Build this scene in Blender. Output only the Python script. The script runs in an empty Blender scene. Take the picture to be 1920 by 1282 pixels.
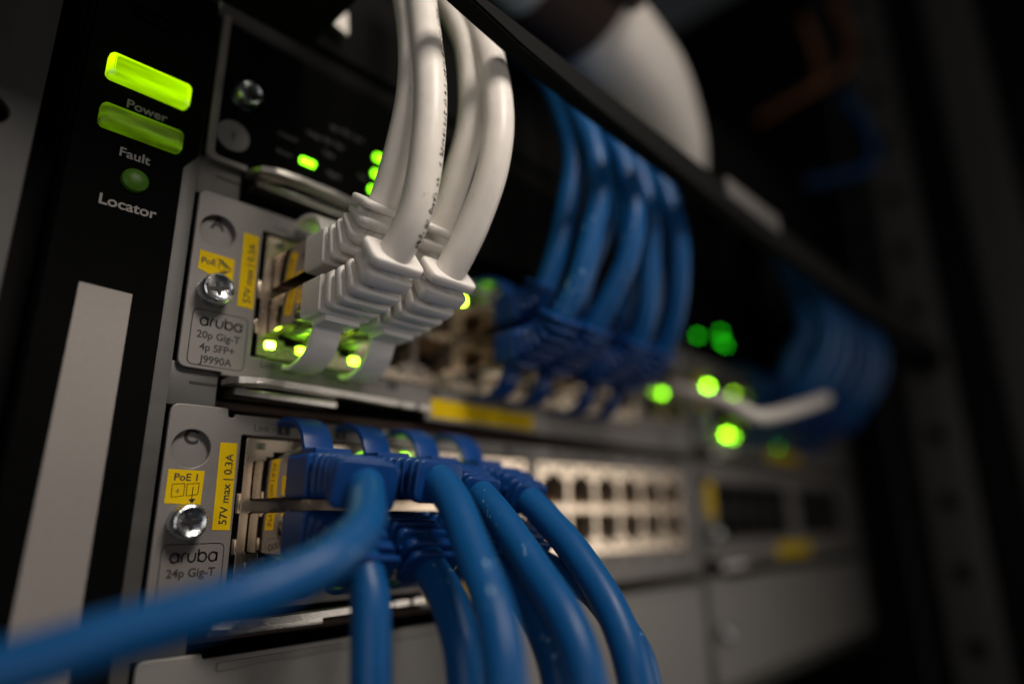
import bpy, bmesh, math, random
from mathutils import Vector, Matrix
random.seed(7)
S = 0.001                                   # everything below is written in millimetres
sc = bpy.context.scene
COL = sc.collection

# ------------------------------------------------------------------ camera
def make_camera():
    f = 1192.26; rx, ry, rz = math.radians(15.4805), math.radians(-0.5179), math.radians(45.9588)
    fw = Vector((math.sin(rz)*math.cos(rx), math.cos(rz)*math.cos(rx), math.sin(rx)))
    r = Vector((math.cos(rz), -math.sin(rz), 0)); u = r.cross(fw)
    c, s = math.cos(ry), math.sin(ry)
    r2 = c*r + s*u; u2 = -s*r + c*u
    cd = bpy.data.cameras.new('camera'); co = bpy.data.objects.new('camera', cd); COL.objects.link(co)
    m = Matrix((r2, u2, -fw)).transposed().to_4x4()
    m.translation = Vector((-41.654, -132.342, -22.406))*S
    co.matrix_world = m
    cd.sensor_width = 36; cd.lens = f*36/1920; cd.sensor_fit = 'HORIZONTAL'
    cd.clip_start = 0.002; cd.clip_end = 20
    cd.dof.use_dof = True; cd.dof.focus_distance = 0.1255; cd.dof.aperture_fstop = 2.8
    cd.dof.aperture_blades = 8; cd.dof.aperture_rotation = 0.3
    sc.camera = co
make_camera()

# ------------------------------------------------------------------ light
w = bpy.data.worlds.new('World'); sc.world = w; w.use_nodes = True
bg = w.node_tree.nodes['Background']; bg.inputs[0].default_value = (0.9, 0.95, 1.0, 1); bg.inputs[1].default_value = 0.012

def area(name, loc, target, size, power, col, shape='RECTANGLE', sy=None):
    l = bpy.data.lights.new(name, 'AREA'); l.energy = power; l.color = col; l.shape = shape
    l.size = size*S; l.size_y = (sy or size)*S
    o = bpy.data.objects.new(name, l); COL.objects.link(o)
    o.location = Vector(loc)*S
    o.rotation_euler = (Vector(target)-Vector(loc)).to_track_quat('-Z', 'Y').to_euler()
    return o
wl_ = area('work_lamp', (34, -255, 250), (32, -40, 36), 110, 0.17, (1.0, 0.90, 0.80), sy=90)
wl_.data.spread = math.radians(74)
area('aisle_lamp', (620, -480, -50), (120, 0, -20), 580, 1.05, (1.0, 0.91, 0.82), sy=330)
area('side_fill', (-380, -420, 0), (20, -20, 0), 300, 0.42, (1.0, 0.93, 0.88), sy=300)  # unseen fill light added to lift the left-facing sides of the boots

sc.view_settings.view_transform = 'Standard'; sc.view_settings.look = 'None'
sc.view_settings.exposure = 0.0; sc.view_settings.gamma = 1.0
sc.render.engine = 'CYCLES'
sc.cycles.max_bounces = 8; sc.cycles.sample_clamp_indirect = 6.0

# ------------------------------------------------------------------ materials
def mat(name, col, rough=0.5, metal=0.0, emit=None, estr=0.0, noise=None, bump=None, trans=0, sss=0, coat=0, spec=None, ior=None):
    m = bpy.data.materials.new(name); m.use_nodes = True
    nt = m.node_tree; b = nt.nodes['Principled BSDF']
    b.inputs['Base Color'].default_value = (*col, 1)
    b.inputs['Roughness'].default_value = rough; b.inputs['Metallic'].default_value = metal
    if spec is not None: b.inputs['Specular IOR Level'].default_value = spec
    if ior: b.inputs['IOR'].default_value = ior
    if emit: b.inputs['Emission Color'].default_value = (*emit, 1); b.inputs['Emission Strength'].default_value = estr
    if trans: b.inputs['Transmission Weight'].default_value = trans
    if sss:
        b.inputs['Subsurface Weight'].default_value = sss; b.inputs['Subsurface Radius'].default_value = (1, .9, .8)
        b.inputs['Subsurface Scale'].default_value = 0.0016
    if coat: b.inputs['Coat Weight'].default_value = coat; b.inputs['Coat Roughness'].default_value = .15
    tc = nt.nodes.new('ShaderNodeTexCoord')
    if noise:        # (scale, stretch xyz, amount, rough amount)
        sca, st, amt, ra = noise
        mp = nt.nodes.new('ShaderNodeMapping'); mp.inputs['Scale'].default_value = st
        nz = nt.nodes.new('ShaderNodeTexNoise'); nz.inputs['Scale'].default_value = sca; nz.inputs['Detail'].default_value = 6
        nt.links.new(tc.outputs['Object'], mp.inputs[0]); nt.links.new(mp.outputs[0], nz.inputs['Vector'])
        mx = nt.nodes.new('ShaderNodeMix'); mx.data_type = 'RGBA'
        a = tuple(max(0, c*(1-amt)) for c in col); bb = tuple(min(1, c*(1+amt)) for c in col)
        mx.inputs['A'].default_value = (*a, 1); mx.inputs['B'].default_value = (*bb, 1)
        nt.links.new(nz.outputs['Fac'], mx.inputs['Factor']); nt.links.new(mx.outputs['Result'], b.inputs['Base Color'])
        mr = nt.nodes.new('ShaderNodeMapRange'); mr.inputs['To Min'].default_value = max(0.02, rough-ra); mr.inputs['To Max'].default_value = min(1, rough+ra)
        nt.links.new(nz.outputs['Fac'], mr.inputs['Value']); nt.links.new(mr.outputs[0], b.inputs['Roughness'])
    if bump:         # (scale, stretch, strength, distance mm)
        sca, st, strength, dist = bump
        mp = nt.nodes.new('ShaderNodeMapping'); mp.inputs['Scale'].default_value = st
        nz = nt.nodes.new('ShaderNodeTexNoise'); nz.inputs['Scale'].default_value = sca; nz.inputs['Detail'].default_value = 4
        nt.links.new(tc.outputs['Object'], mp.inputs[0]); nt.links.new(mp.outputs[0], nz.inputs['Vector'])
        bp = nt.nodes.new('ShaderNodeBump'); bp.inputs['Strength'].default_value = strength; bp.inputs['Distance'].default_value = dist*S
        nt.links.new(nz.outputs['Fac'], bp.inputs['Height']); nt.links.new(bp.outputs[0], b.inputs['Normal'])
    return m

def scuffed(name, col, scuff, rough, coat=0, amount=.635, sss=0):
    """plastic cable jacket: slight mottling plus fine pale scratches"""
    m = mat(name, col, rough, noise=(220, (1, 1, 1), .10, .09), coat=coat, bump=(900, (1, 1, 1), .12, .25), sss=sss, spec=.3)
    nt = m.node_tree; b = nt.nodes['Principled BSDF']
    src = b.inputs['Base Color'].links[0].from_socket
    tc = nt.nodes.new('ShaderNodeTexCoord')
    mp = nt.nodes.new('ShaderNodeMapping'); mp.inputs['Scale'].default_value = (1, 1, .35); mp.inputs['Rotation'].default_value = (.5, .3, .4)
    n1 = nt.nodes.new('ShaderNodeTexNoise'); n1.inputs['Scale'].default_value = 1300; n1.inputs['Detail'].default_value = 3
    n2 = nt.nodes.new('ShaderNodeTexNoise'); n2.inputs['Scale'].default_value = 95; n2.inputs['Detail'].default_value = 2
    r1 = nt.nodes.new('ShaderNodeMapRange'); r1.inputs['From Min'].default_value = amount; r1.inputs['From Max'].default_value = amount+.06
    r2 = nt.nodes.new('ShaderNodeMapRange'); r2.inputs['From Min'].default_value = .55; r2.inputs['From Max'].default_value = .66
    ml = nt.nodes.new('ShaderNodeMath'); ml.operation = 'MULTIPLY'; ml.use_clamp = True
    nt.links.new(tc.outputs['Object'], mp.inputs[0]); nt.links.new(mp.outputs[0], n1.inputs['Vector']); nt.links.new(tc.outputs['Object'], n2.inputs['Vector'])
    nt.links.new(n1.outputs['Fac'], r1.inputs['Value']); nt.links.new(n2.outputs['Fac'], r2.inputs['Value'])
    nt.links.new(r1.outputs[0], ml.inputs[0]); nt.links.new(r2.outputs[0], ml.inputs[1])
    mx = nt.nodes.new('ShaderNodeMix'); mx.data_type = 'RGBA'
    mx.inputs['B'].default_value = (*scuff, 1)
    nt.links.new(ml.outputs[0], mx.inputs['Factor']); nt.links.new(src, mx.inputs['A']); nt.links.new(mx.outputs['Result'], b.inputs['Base Color'])
    return m

M = {}
M['silver'] = mat('brushed_zinc', (.085, .083, .08), .5, .4, noise=(160, (.12, 1, 1.6), .16, .10), bump=(700, (.06, 1, 1), .25, .05))
M['paint'] = mat('module_grey_paint', (.18, .167, .16), .48, .10, noise=(420, (1, 1, 1), .05, .06), bump=(2500, (1, 1, 1), .15, .03))
M['blank'] = mat('blank_grey_paint', (.23, .222, .21), .5, .15, noise=(70, (1, 1, 1), .08, .06), bump=(1800, (1, 1, 1), .15, .03))
M['black'] = mat('black_textured_plastic', (.003, .003, .003), .8, 0, spec=.02, noise=(300, (1, 1, 1), .3, .08), bump=(900, (1, 1, .5), .35, .12))
M['matte'] = mat('black_matte', (.004, .004, .004), .85, spec=.15)
M['rack'] = mat('rack_black_paint', (.006, .006, .006), .55, spec=.2, noise=(60, (1, 1, 1), .3, .1))
M['steel'] = mat('rack_zinc', (.05, .05, .05), .5, .4, noise=(260, (1, 1, .10), .25, .12), bump=(800, (1, 1, .08), .35, .06))
M['chrome'] = mat('screw_zinc', (.55, .58, .61), .27, 1.0, noise=(500, (1, 1, 1), .3, .1), bump=(480, (1, 1, 1), .8, .32))
M['lever'] = mat('lever_steel', (.60, .57, .53), .34, 1.0, noise=(500, (1, 1, 1), .2, .12), bump=(1400, (1, 1, 3), .8, .10))
M['shield'] = mat('jack_tin', (.74, .62, .49), .28, 1.0, noise=(90, (1, 1, 1), .12, .08), bump=(300, (1, 1, 1), .2, .1))
M['plugmetal'] = mat('plug_shield', (.66, .57, .47), .10, 1.0, noise=(200, (1, 1, 1), .06, .05))
M['cavity'] = mat('socket_lining', (.20, .155, .115), .5)
M['hole'] = mat('port_black', (.010, .009, .008), .6)
M['gold'] = mat('contact_gold', (.7, .45, .16), .3, 1.0)
M['white'] = scuffed('white_cable', (.80, .755, .70), (.62, .57, .50), .38, sss=.25)
M['whiteboot'] = mat('white_boot', (.82, .785, .745), .42, noise=(260, (1, 1, 1), .05, .07), sss=.12, bump=(1500, (1, 1, 1), .12, .05))
M['blue'] = scuffed('blue_cable', (.004, .082, .26), (.30, .50, .68), .42)
M['blueboot'] = mat('blue_boot', (.003, .045, .20), .38, spec=.35, noise=(240, (1, 1, 1), .12, .08), bump=(1200, (1, 1, 1), .15, .08))
M['yellow'] = mat('yellow_sticker', (.66, .45, .004), .8, spec=.1, noise=(300, (1, 1, 1), .05, .05))
M['label'] = mat('label_print_area', (.50, .475, .465), .42, noise=(380, (1, 1, 1), .04, .05))
M['strip'] = mat('white_label_strip', (.25, .228, .215), .55, noise=(900, (1, 1, 1), .08, .06), bump=(1600, (1, 1, 1), .5, .08))
M['ink'] = mat('black_ink', (.012, .011, .011), .6)
M['inkw'] = mat('pale_ink', (.24, .225, .215), .6)
M['inkd'] = mat('dim_ink', (.10, .10, .10), .6)
M['teal'] = mat('teal_ink', (.01, .06, .05), .6)
M['clear'] = mat('clear_plastic', (.75, .8, .72), .12, trans=.8, ior=1.45)
M['led'] = mat('led_green', (.1, .4, .02), .3, emit=(.36, 1.0, .015), estr=26)
M['ledhot'] = mat('led_green_bright', (.1, .4, .02), .3, emit=(.42, 1.0, .03), estr=60)
M['ledmid'] = mat('led_green_mid', (.1, .4, .02), .3, emit=(.30, 1.0, .01), estr=9)
M['leddim'] = mat('led_green_dim', (.1, .4, .02), .3, emit=(.02, .8, .01), estr=3)
M['ledpure'] = mat('led_pure_green', (.1, .4, .02), .3, emit=(.22, 1.0, .005), estr=6)
M['pipe'] = mat('light_pipe_lit', (.2, .4, .0), .25, emit=(.44, .92, .0), estr=.85, coat=.3)
M['pipeedge'] = mat('light_pipe_lit_edge', (.2, .4, .0), .25, emit=(.56, 1.0, .0), estr=1.35, coat=.3)
def uneven(m, lo, hi, sca, st):
    nt = m.node_tree; b = nt.nodes['Principled BSDF']; tc = nt.nodes.new('ShaderNodeTexCoord')
    mp = nt.nodes.new('ShaderNodeMapping'); mp.inputs['Scale'].default_value = st
    nz = nt.nodes.new('ShaderNodeTexNoise'); nz.inputs['Scale'].default_value = sca; nz.inputs['Detail'].default_value = 3
    mr = nt.nodes.new('ShaderNodeMapRange'); mr.inputs['From Min'].default_value = .35; mr.inputs['From Max'].default_value = .65
    mr.inputs['To Min'].default_value = lo; mr.inputs['To Max'].default_value = hi
    nt.links.new(tc.outputs['Object'], mp.inputs[0]); nt.links.new(mp.outputs[0], nz.inputs['Vector']); nt.links.new(nz.outputs['Fac'], mr.inputs['Value'])
    nt.links.new(mr.outputs[0], b.inputs['Emission Strength'])
uneven(M['pipe'], .5, 1.05, 130, (.6, 1, 5)); uneven(M['pipeedge'], .8, 1.6, 110, (1, 1, 2))
M['pipebleed'] = mat('light_pipe_bleed', (.13, .22, .012), .45, sss=.3, spec=.25, emit=(.22, .50, 0), estr=.12)  # unlit bar: weak emission painted in for bleed from the adjacent lit one
uneven(M['pipebleed'], .05, .32, 150, (.7, 1, 4))
M['button'] = mat('locator_lens', (.045, .13, .006), .4, spec=.25, bump=(900, (1, 1, 1), .4, .1))
M['strap'] = mat('brown_strap', (.060, .035, .028), .9, bump=(1500, (1, 1, 1), .8, .3))
M['sleeve'] = mat('white_sleeve', (.86, .80, .745), .5, noise=(120, (1, 1, 1), .05, .05), bump=(500, (1, 1, 1), .3, .2))
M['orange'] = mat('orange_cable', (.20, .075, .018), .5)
M['column'] = mat('column_grey_paint', (.10, .095, .091), .5, noise=(40, (1, 1, .2), .3, .08))
M['grey'] = mat('grey_plate', (.14, .135, .13), .5, noise=(300, (1, 1, 1), .08, .05))

# ------------------------------------------------------------------ helpers
def empty(name, loc, label, cat, group=None):
    o = bpy.data.objects.new(name, None); COL.objects.link(o); o.empty_display_size = .005
    o.location = Vector(loc)*S
    tag(o, label, cat, group); return o
def tag(o, label, cat, group=None):
    o['label'] = label; o['category'] = cat
    if group: o['group'] = group
def wloc(o):
    v = Vector(o.location)
    while o.parent:
        v = v + o.matrix_parent_inverse.translation
        o = o.parent; v = v + Vector(o.location)
    return v
def put(name, me, m, parent=None, loc=(0, 0, 0), smooth=True):
    """link a mesh; its coordinates are world millimetres, moved by loc"""
    o = bpy.data.objects.new(name, me); COL.objects.link(o)
    if m is not None:
        me.materials.clear(); me.materials.append(m)
    o.location = Vector(loc)*S
    if parent:
        o.parent = parent; o.matrix_parent_inverse = Matrix.Translation(-wloc(parent))
    return o
def shade(me, ang=35):
    for p in me.polygons: p.use_smooth = True
    me.set_sharp_from_angle(angle=math.radians(ang))
def from_bm(bm, name='mesh', ang=35):
    me = bpy.data.meshes.new(name); bmesh.ops.recalc_face_normals(bm, faces=bm.faces)
    bm.to_mesh(me); bm.free(); shade(me, ang); return me
def boxes(lst, bev=0.0, seg=2):
    """one mesh of boxes (x0,x1,y0,y1,z0,z1)"""
    bm = bmesh.new()
    for (x0, x1, y0, y1, z0, z1) in lst:
        r = bmesh.ops.create_cube(bm, size=1)
        for v in r['verts']:
            v.co = Vector(((x0+x1)/2+v.co.x*(x1-x0), (y0+y1)/2+v.co.y*(y1-y0), (z0+z1)/2+v.co.z*(z1-z0)))*S
    if bev: bmesh.ops.bevel(bm, geom=bm.edges[:], offset=bev*S, segments=seg, affect='EDGES', profile=.6)
    return from_bm(bm)
def rrect(x0, z0, x1, z1, r, n=5):
    pts = []
    for cx, cz, a0 in ((x1-r, z1-r, 0), (x0+r, z1-r, 90), (x0+r, z0+r, 180), (x1-r, z0+r, 270)):
        for i in range(n+1):
            a = math.radians(a0+90*i/n); pts.append((cx+r*math.cos(a), cz+r*math.sin(a)))
    return pts
def circ(cx, cz, r, n=28, a0=0):
    return [(cx+r*math.cos(a0+2*math.pi*i/n), cz+r*math.sin(a0+2*math.pi*i/n)) for i in range(n)]
def rounded(pts, r, n=4):
    """polygon with rounded corners; pts carry (x,z) or (x,z,radius)"""
    out = []; N = len(pts)
    for i in range(N):
        p = Vector(pts[i][:2]); a = Vector(pts[i-1][:2]); b = Vector(pts[(i+1) % N][:2])
        rr = pts[i][2] if len(pts[i]) > 2 else r
        d1 = (a-p); d2 = (b-p); rr = min(rr, d1.length*.45, d2.length*.45); d1.normalize(); d2.normalize()
        if rr < 1e-4: out.append(tuple(p)); continue
        s = p+d1*rr; e = p+d2*rr
        for k in range(n+1):
            t = k/n; q = s*(1-t)**2+p*2*t*(1-t)+e*t*t; out.append(tuple(q))
    return out
def plate(outline, holes, y_front, thick, bev=.25):
    """sheet standing in the XZ plane, front face at y_front, with real holes and rolled edges"""
    cu = bpy.data.curves.new('plate', 'CURVE'); cu.dimensions = '2D'; cu.fill_mode = 'BOTH'
    cu.extrude = (thick/2-bev)*S; cu.bevel_depth = bev*S; cu.bevel_resolution = 1; cu.offset = -bev*S
    for ring in [outline]+list(holes):
        sp = cu.splines.new('POLY'); sp.points.add(len(ring)-1); sp.use_cyclic_u = True
        for p, (x, z) in zip(sp.points, ring): p.co = (x*S, z*S, 0, 1)
    o = bpy.data.objects.new('plate', cu); COL.objects.link(o)
    dg = bpy.context.evaluated_depsgraph_get(); me = bpy.data.meshes.new_from_object(o.evaluated_get(dg))
    bpy.data.objects.remove(o); bpy.data.curves.remove(cu)
    for v in me.vertices:
        x, y, z = v.co; v.co = (x, (y_front+thick/2)*S-z, y)
    shade(me, 30); return me
def text(s, x, z, size, y=-.02, align='LEFT', rot=0, sx=1.0, bold=0.0):
    """flat lettering on a plane facing the viewer (-Y); size is the cap height in mm"""
    cu = bpy.data.curves.new('t', 'FONT'); cu.body = s; cu.size = size*1.40*S; cu.align_x = align; cu.extrude = .01*S; cu.offset = bold*S
    cu.resolution_u = 4
    o = bpy.data.objects.new('t', cu); COL.objects.link(o)
    dg = bpy.context.evaluated_depsgraph_get(); me = bpy.data.meshes.new_from_object(o.evaluated_get(dg))
    bpy.data.objects.remove(o); bpy.data.curves.remove(cu)
    c, sn = math.cos(rot), math.sin(rot)
    for v in me.vertices:
        a, b = v.co.x*sx, v.co.y
        v.co = (x*S+a*c-b*sn, y*S-v.co.z, z*S+a*sn+b*c)
    return me
def strokes(lines, wd, y=-.02, th=.012):
    """flat ink strokes: list of polylines in (x,z)"""
    bm = bmesh.new()
    for ln in lines:
        closed = ln[0] == ln[-1]; pts = [Vector(p) for p in (ln[:-1] if closed else ln)]; n = len(pts)
        ring = []
        for i in range(n):
            a = pts[i-1] if (i > 0 or closed) else pts[i]; b = pts[(i+1) % n] if (i < n-1 or closed) else pts[i]
            d = (b-a).normalized(); nn = Vector((-d.y, d.x))*wd/2
            ring.append((pts[i]+nn, pts[i]-nn))
        vs = [(bm.verts.new((p.x*S, y*S, p.y*S)), bm.verts.new((q.x*S, y*S, q.y*S))) for p, q in ring]
        for i in range(n if closed else n-1):
            a, b = vs[i], vs[(i+1) % n]; bm.faces.new((a[0], a[1], b[1], b[0]))
    bmesh.ops.solidify(bm, geom=bm.faces[:], thickness=th*S)
    return from_bm(bm)
def quad(pts, y0, y1):
    """thin sticker from four (x,z) corners"""
    bm = bmesh.new(); f = [bm.verts.new((x*S, y0*S, z*S)) for x, z in pts]; b = [bm.verts.new((x*S, y1*S, z*S)) for x, z in pts]
    n = len(pts); bm.faces.new(f); bm.faces.new(b[::-1])
    for i in range(n): bm.faces.new((f[i], b[i], b[(i+1) % n], f[(i+1) % n]))
    return from_bm(bm)
def catmull(P, n=10):
    P = [Vector(p) for p in P]; P = [P[0]*2-P[1]]+P+[P[-1]*2-P[-2]]; out = []
    for i in range(1, len(P)-2):
        a, b, c, d = P[i-1:i+3]
        for k in range(n):
            t = k/n
            out.append(.5*((2*b)+(c-a)*t+(2*a-5*b+4*c-d)*t*t+(3*b-3*c+d-a)*t**3))
    out.append(P[-2]); return out
def loft(rings, caps=True):
    bm = bmesh.new(); R = [[bm.verts.new(p*S) for p in r] for r in rings]; n = len(R[0])
    for a, b in zip(R, R[1:]):
        for i in range(n): bm.faces.new((a[i], a[(i+1) % n], b[(i+1) % n], b[i]))
    if caps: bm.faces.new(R[0][::-1]); bm.faces.new(R[-1])
    return bm
def tube(P, r, seg=20, n=10, rfun=None):
    pts = catmull(P, n); T = [(pts[min(i+1, len(pts)-1)]-pts[max(i-1, 0)]).normalized() for i in range(len(pts))]
    u = T[0].orthogonal().normalized(); rings = []
    for i, (p, t) in enumerate(zip(pts, T)):
        u = (u-t*u.dot(t)).normalized(); v = t.cross(u)
        rr = r if rfun is None else rfun(i/(len(pts)-1))
        rings.append([p+(u*math.cos(2*math.pi*k/seg)+v*math.sin(2*math.pi*k/seg))*rr for k in range(seg)])
    return from_bm(loft(rings))
class Path:
    """arc-length path with a frame whose side axis stays close to world X"""
    def __init__(s, P):
        s.p = catmull(P, 16); s.l = [0]
        for a, b in zip(s.p, s.p[1:]): s.l.append(s.l[-1]+(b-a).length)
        s.L = s.l[-1]
    def at(s, d):
        d = min(max(d, 0), s.L); i = 0
        while i < len(s.l)-2 and s.l[i+1] < d: i += 1
        t = (d-s.l[i])/max(1e-9, s.l[i+1]-s.l[i])
        return s.p[i].lerp(s.p[i+1], t)
    def frame(s, d):
        t = (s.at(d+.6)-s.at(d-.6)).normalized(); u = (Vector((1, 0, 0))-t*t.x).normalized(); return s.at(d), t, u, t.cross(u)
def ring_at(path, d, w_, h_, r, off=0, dz=0):
    p, t, u, v = path.frame(d)
    return [p+t*off+u*a+v*(b+dz) for a, b in rrect(-w_/2, -h_/2, w_/2, h_/2, r, 4)]

# ------------------------------------------------------------------ geometry constants
PITCH = 46.2
COLS = [23.6+13.97*k for k in range(6)]+[114.4+13.97*k for k in range(6)]
ZT, ZB = -14.35, -24.75             # port centres under the top of a module

# ================================================================== the chassis
ch = empty('switch_chassis', (190, 60, -92), 'grey steel switch chassis with black bezel at its left, holding the modules', 'network switch')
# front frame: left flange, ribs between the rows, right flange
put('frame', boxes([(-3.75, -.7, .6, 40, -90, 96)], .25), M['silver'], ch)
put('frame', boxes([(-.68, 8.7, 1.3, 40, -.3+0.0, 8.5)], .2), M['silver'], ch)
put('frame', boxes([(-.68, 8.7, 1.3, 40, -46.5, -37.9)], .2), M['silver'], ch)
put('frame', boxes([(-.68, 8.7, 1.3, 40, 45.5, 54.5)], .2), M['silver'], ch)
put('frame', boxes([(201.2, 206.2, .5, 40, -90, 52)], .25), M['silver'], ch)
put('frame', boxes([(400.5, 409, -.4, 40, -90, 96)], .6), M['silver'], ch)
put('sill', boxes([(-.6, 400.4, .2, 40, -92, -86.2)], .3), M['silver'], ch)
put('top_rail', boxes([(-.6, 400.4, 2.0, 40, 91.2, 96)], .3), M['matte'], ch)
put('divider', boxes([(8.8, 201.1, 6, 40, .6, 2.2)], .2), M['strap'], ch)
put('divider', boxes([(8.8, 201.1, 6, 40, -45.4, -43.9)], .2), M['strap'], ch)
put('back_wall', boxes([(-.6, 400.4, 40.2, 42, -90, 96)]), M['matte'], ch)
for zz in (4.55, -41.65, 50.7):
    put('slot', boxes([(3.2, 8.6, 1.15, 1.29, zz-.24, zz+.24)]), M['ink'], ch)
# bezel
bez = put('bezel', plate(rounded([(-24.2, -95), (-3.9, -95), (-3.9, 49.5, .3), (-1.0, 53.5, .3), (-1.0, 100), (-24.2, 100)], .1, 3), [], 0, 36, .5), M['black'], ch)
def lightbar(name, x0, x1, z0, z1, mats, lab):
    bm = bmesh.new(); d = 2.6
    def ring(y, i, c): 
        return [bm.verts.new((x*S, y*S, z*S)) for x, z in ((x0+i+c, z0+i), (x1-i-c, z0+i), (x1-i, z0+i+c), (x1-i, z1-i-c), (x1-i-c, z1-i), (x0+i+c, z1-i), (x0+i, z1-i-c), (x0+i, z0+i+c))]
    rs = [ring(.3, 0, .7), ring(-d+.9, 0, .7), ring(-d, .95, .5)]
    for a, b in zip(rs, rs[1:]):
        for i in range(8): bm.faces.new((a[i], a[(i+1) % 8], b[(i+1) % 8], b[i]))
    f = bm.faces.new(rs[-1])
    bmesh.ops.recalc_face_normals(bm, faces=bm.faces)
    bmesh.ops.bevel(bm, geom=[e for e in bm.edges if not e.is_boundary], offset=.14*S, segments=2, affect='EDGES')
    me = bpy.data.meshes.new(name); 
    for fc in bm.faces: fc.material_index = 0 if (fc.normal.y < -.95 or fc.normal.z < -.4) else 1
    bm.to_mesh(me); bm.free(); shade(me, 25)
    o = put(name, me, None, ch)
    for m in mats: me.materials.append(m)
    o['label'] = lab; return o
lightbar('indicator_bar', -20.4, -4.9, 62.3, 67.9, (M['pipe'], M['pipeedge']), 'lit yellow-green bar above the word Power')
lightbar('indicator_bar', -20.2, -5.1, 51.6, 56.5, (M['pipebleed'], M['pipebleed']), 'dim green bar above the word Fault')
bm = bmesh.new(); N = 28; prev = None
for r_, y_ in ((2.5, .2), (2.5, -.5), (2.3, -.9), (1.6, -1.25), (.7, -1.4)):
    ring = [bm.verts.new(((-12.3+r_*math.cos(2*math.pi*i/N))*S, y_*S, (42.7+r_*math.sin(2*math.pi*i/N))*S)) for i in range(N)]
    if prev:
        for i in range(N): bm.faces.new((prev[i], prev[(i+1) % N], ring[(i+1) % N], ring[i]))
    prev = ring
bm.faces.new(prev)
put('locator_button', from_bm(bm), M['button'], ch)
put('lettering', text('Power', -16.0, 58.0, 1.95, sx=1.06, bold=.05), M['inkw'], bez)
put('lettering', text('Fault', -15.8, 47.15, 1.95, sx=1.06, bold=.05), M['inkw'], bez)
put('lettering', text('Locator', -17.8, 36.1, 2.15, sx=1.06, bold=.06), M['inkw'], bez)
put('emblem', strokes([[(-17.4, 79.3), (-10.8, 79.3), (-10.8, 81.9), (-17.4, 81.9), (-17.4, 79.3)]], .7), M['teal'], bez)
sp = put('label_strip', quad([(-18.35, 19.9), (-9.55, 19.6), (-9.75, -60), (-19.4, -60)], -.14, -.002), M['strip'], ch)
sp['label'] = 'blank off-white label strip'

# ================================================================== modules
def thumbscrew(x, z, parent, r=3.25):
    """knurled captive screw: collar, grooved head, cross slot"""
    bm = bmesh.new(); N = 48; prev = None
    prof = [(r*.98, .0), (r*.98, -.6), (r*.80, -.7), (r*.80, -1.0), (r*1.0, -1.15), (r*1.0, -3.5), (r*.93, -3.95), (r*.82, -4.12), (r*.70, -3.86), (r*.5, -3.62), (r*.22, -3.5)]
    for k, (rr, y) in enumerate(prof):
        ring = []
        for i in range(N):
            q = rr*(1+(.018 if (i % 2 and 4 <= k <= 5) else 0)); a = 2*math.pi*i/N
            ring.append(bm.verts.new(((x+q*math.cos(a))*S, y*S, (z+q*math.sin(a))*S)))
        if prev:
            for i in range(N): bm.faces.new((prev[i], prev[(i+1) % N], ring[(i+1) % N], ring[i]))
        prev = ring
    bm.faces.new(prev)
    s = put('thumbscrew', from_bm(bm, ang=30), M['chrome'], parent)
    a = random.uniform(.1, .6); cs = []
    for rot, ln, wd in ((a, r*.86, .62), (a+math.pi/2, r*.45, .62)):
        c, sn = math.cos(rot), math.sin(rot)
        cs.append([(x+c*ln*i-sn*wd*j*.5, z+sn*ln*i+c*wd*j*.5) for i, j in ((-1, -1), (1, -1), (1, 1), (-1, 1))])
    bm = bmesh.new()
    for q, yy in zip(cs, (-3.80, -3.815)):
        f = [bm.verts.new((px*S, yy*S, pz*S)) for px, pz in q]; b = [bm.verts.new((px*S, (yy+.35)*S, pz*S)) for px, pz in q]
        bm.faces.new(f)
        for i in range(4): bm.faces.new((f[i], b[i], b[(i+1) % 4], f[(i+1) % 4]))
    put('drive_slot', from_bm(bm), M['ink'], s)
    return s
def jack_outline(cx, cz, up):
    """opening of one socket: body plus stepped latch notch"""
    w2, h2 = 5.95, 3.95; s = 1 if up else -1
    p = [(cx-w2, cz-s*h2), (cx+w2, cz-s*h2), (cx+w2, cz+s*h2), (cx+3.2, cz+s*h2), (cx+3.2, cz+s*(h2+1.0)), (cx+1.7, cz+s*(h2+1.0)), (cx+1.7, cz+s*(h2+2.1)),
         (cx-1.7, cz+s*(h2+2.1)), (cx-1.7, cz+s*(h2+1.0)), (cx-3.2, cz+s*(h2+1.0)), (cx-3.2, cz+s*h2), (cx-w2, cz+s*h2)]
    return p if up else p[::-1]
# one socket cavity and its contacts, shared by all ports (origin at the socket centre)
def cavity_mesh(up):
    bm = bmesh.new(); o = jack_outline(0, 0, up); o2 = [(x*1.01, z*1.01) for x, z in o]
    f = [bm.verts.new((x*S, 1.3*S, z*S)) for x, z in o2]; b = [bm.verts.new((x*S, 14*S, z*S)) for x, z in o2]; n = len(o)
    for i in range(n): bm.faces.new((f[i], f[(i+1) % n], b[(i+1) % n], b[i]))
    return from_bm(bm, ang=20)
CAV = {True: cavity_mesh(True), False: cavity_mesh(False)}
def ramp_mesh(up, pins):
    s = -1 if up else 1; bm = bmesh.new()
    for (a, b, lift) in ([(-3.57+1.02*k-.24, -3.57+1.02*k+.24, .12) for k in range(8)] if pins else [(-4.6, 4.6, 0)]):
        prof = [(1.5, s*3.9), (8.6, s*3.9), (8.6, s*(1.3-lift)), (1.5, s*(3.75-lift))]
        A = [bm.verts.new((a*S, y*S, z*S)) for y, z in prof]; B = [bm.verts.new((b*S, y*S, z*S)) for y, z in prof]
        bm.faces.new(A); bm.faces.new(B[::-1])
        for i in range(4): bm.faces.new((A[i], B[i], B[(i+1) % 4], A[(i+1) % 4]))
    return from_bm(bm, ang=20)
RAMP = {u: ramp_mesh(u, False) for u in (True, False)}
M['ramp'] = mat('contact_carrier', (.55, .44, .32), .45)
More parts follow.
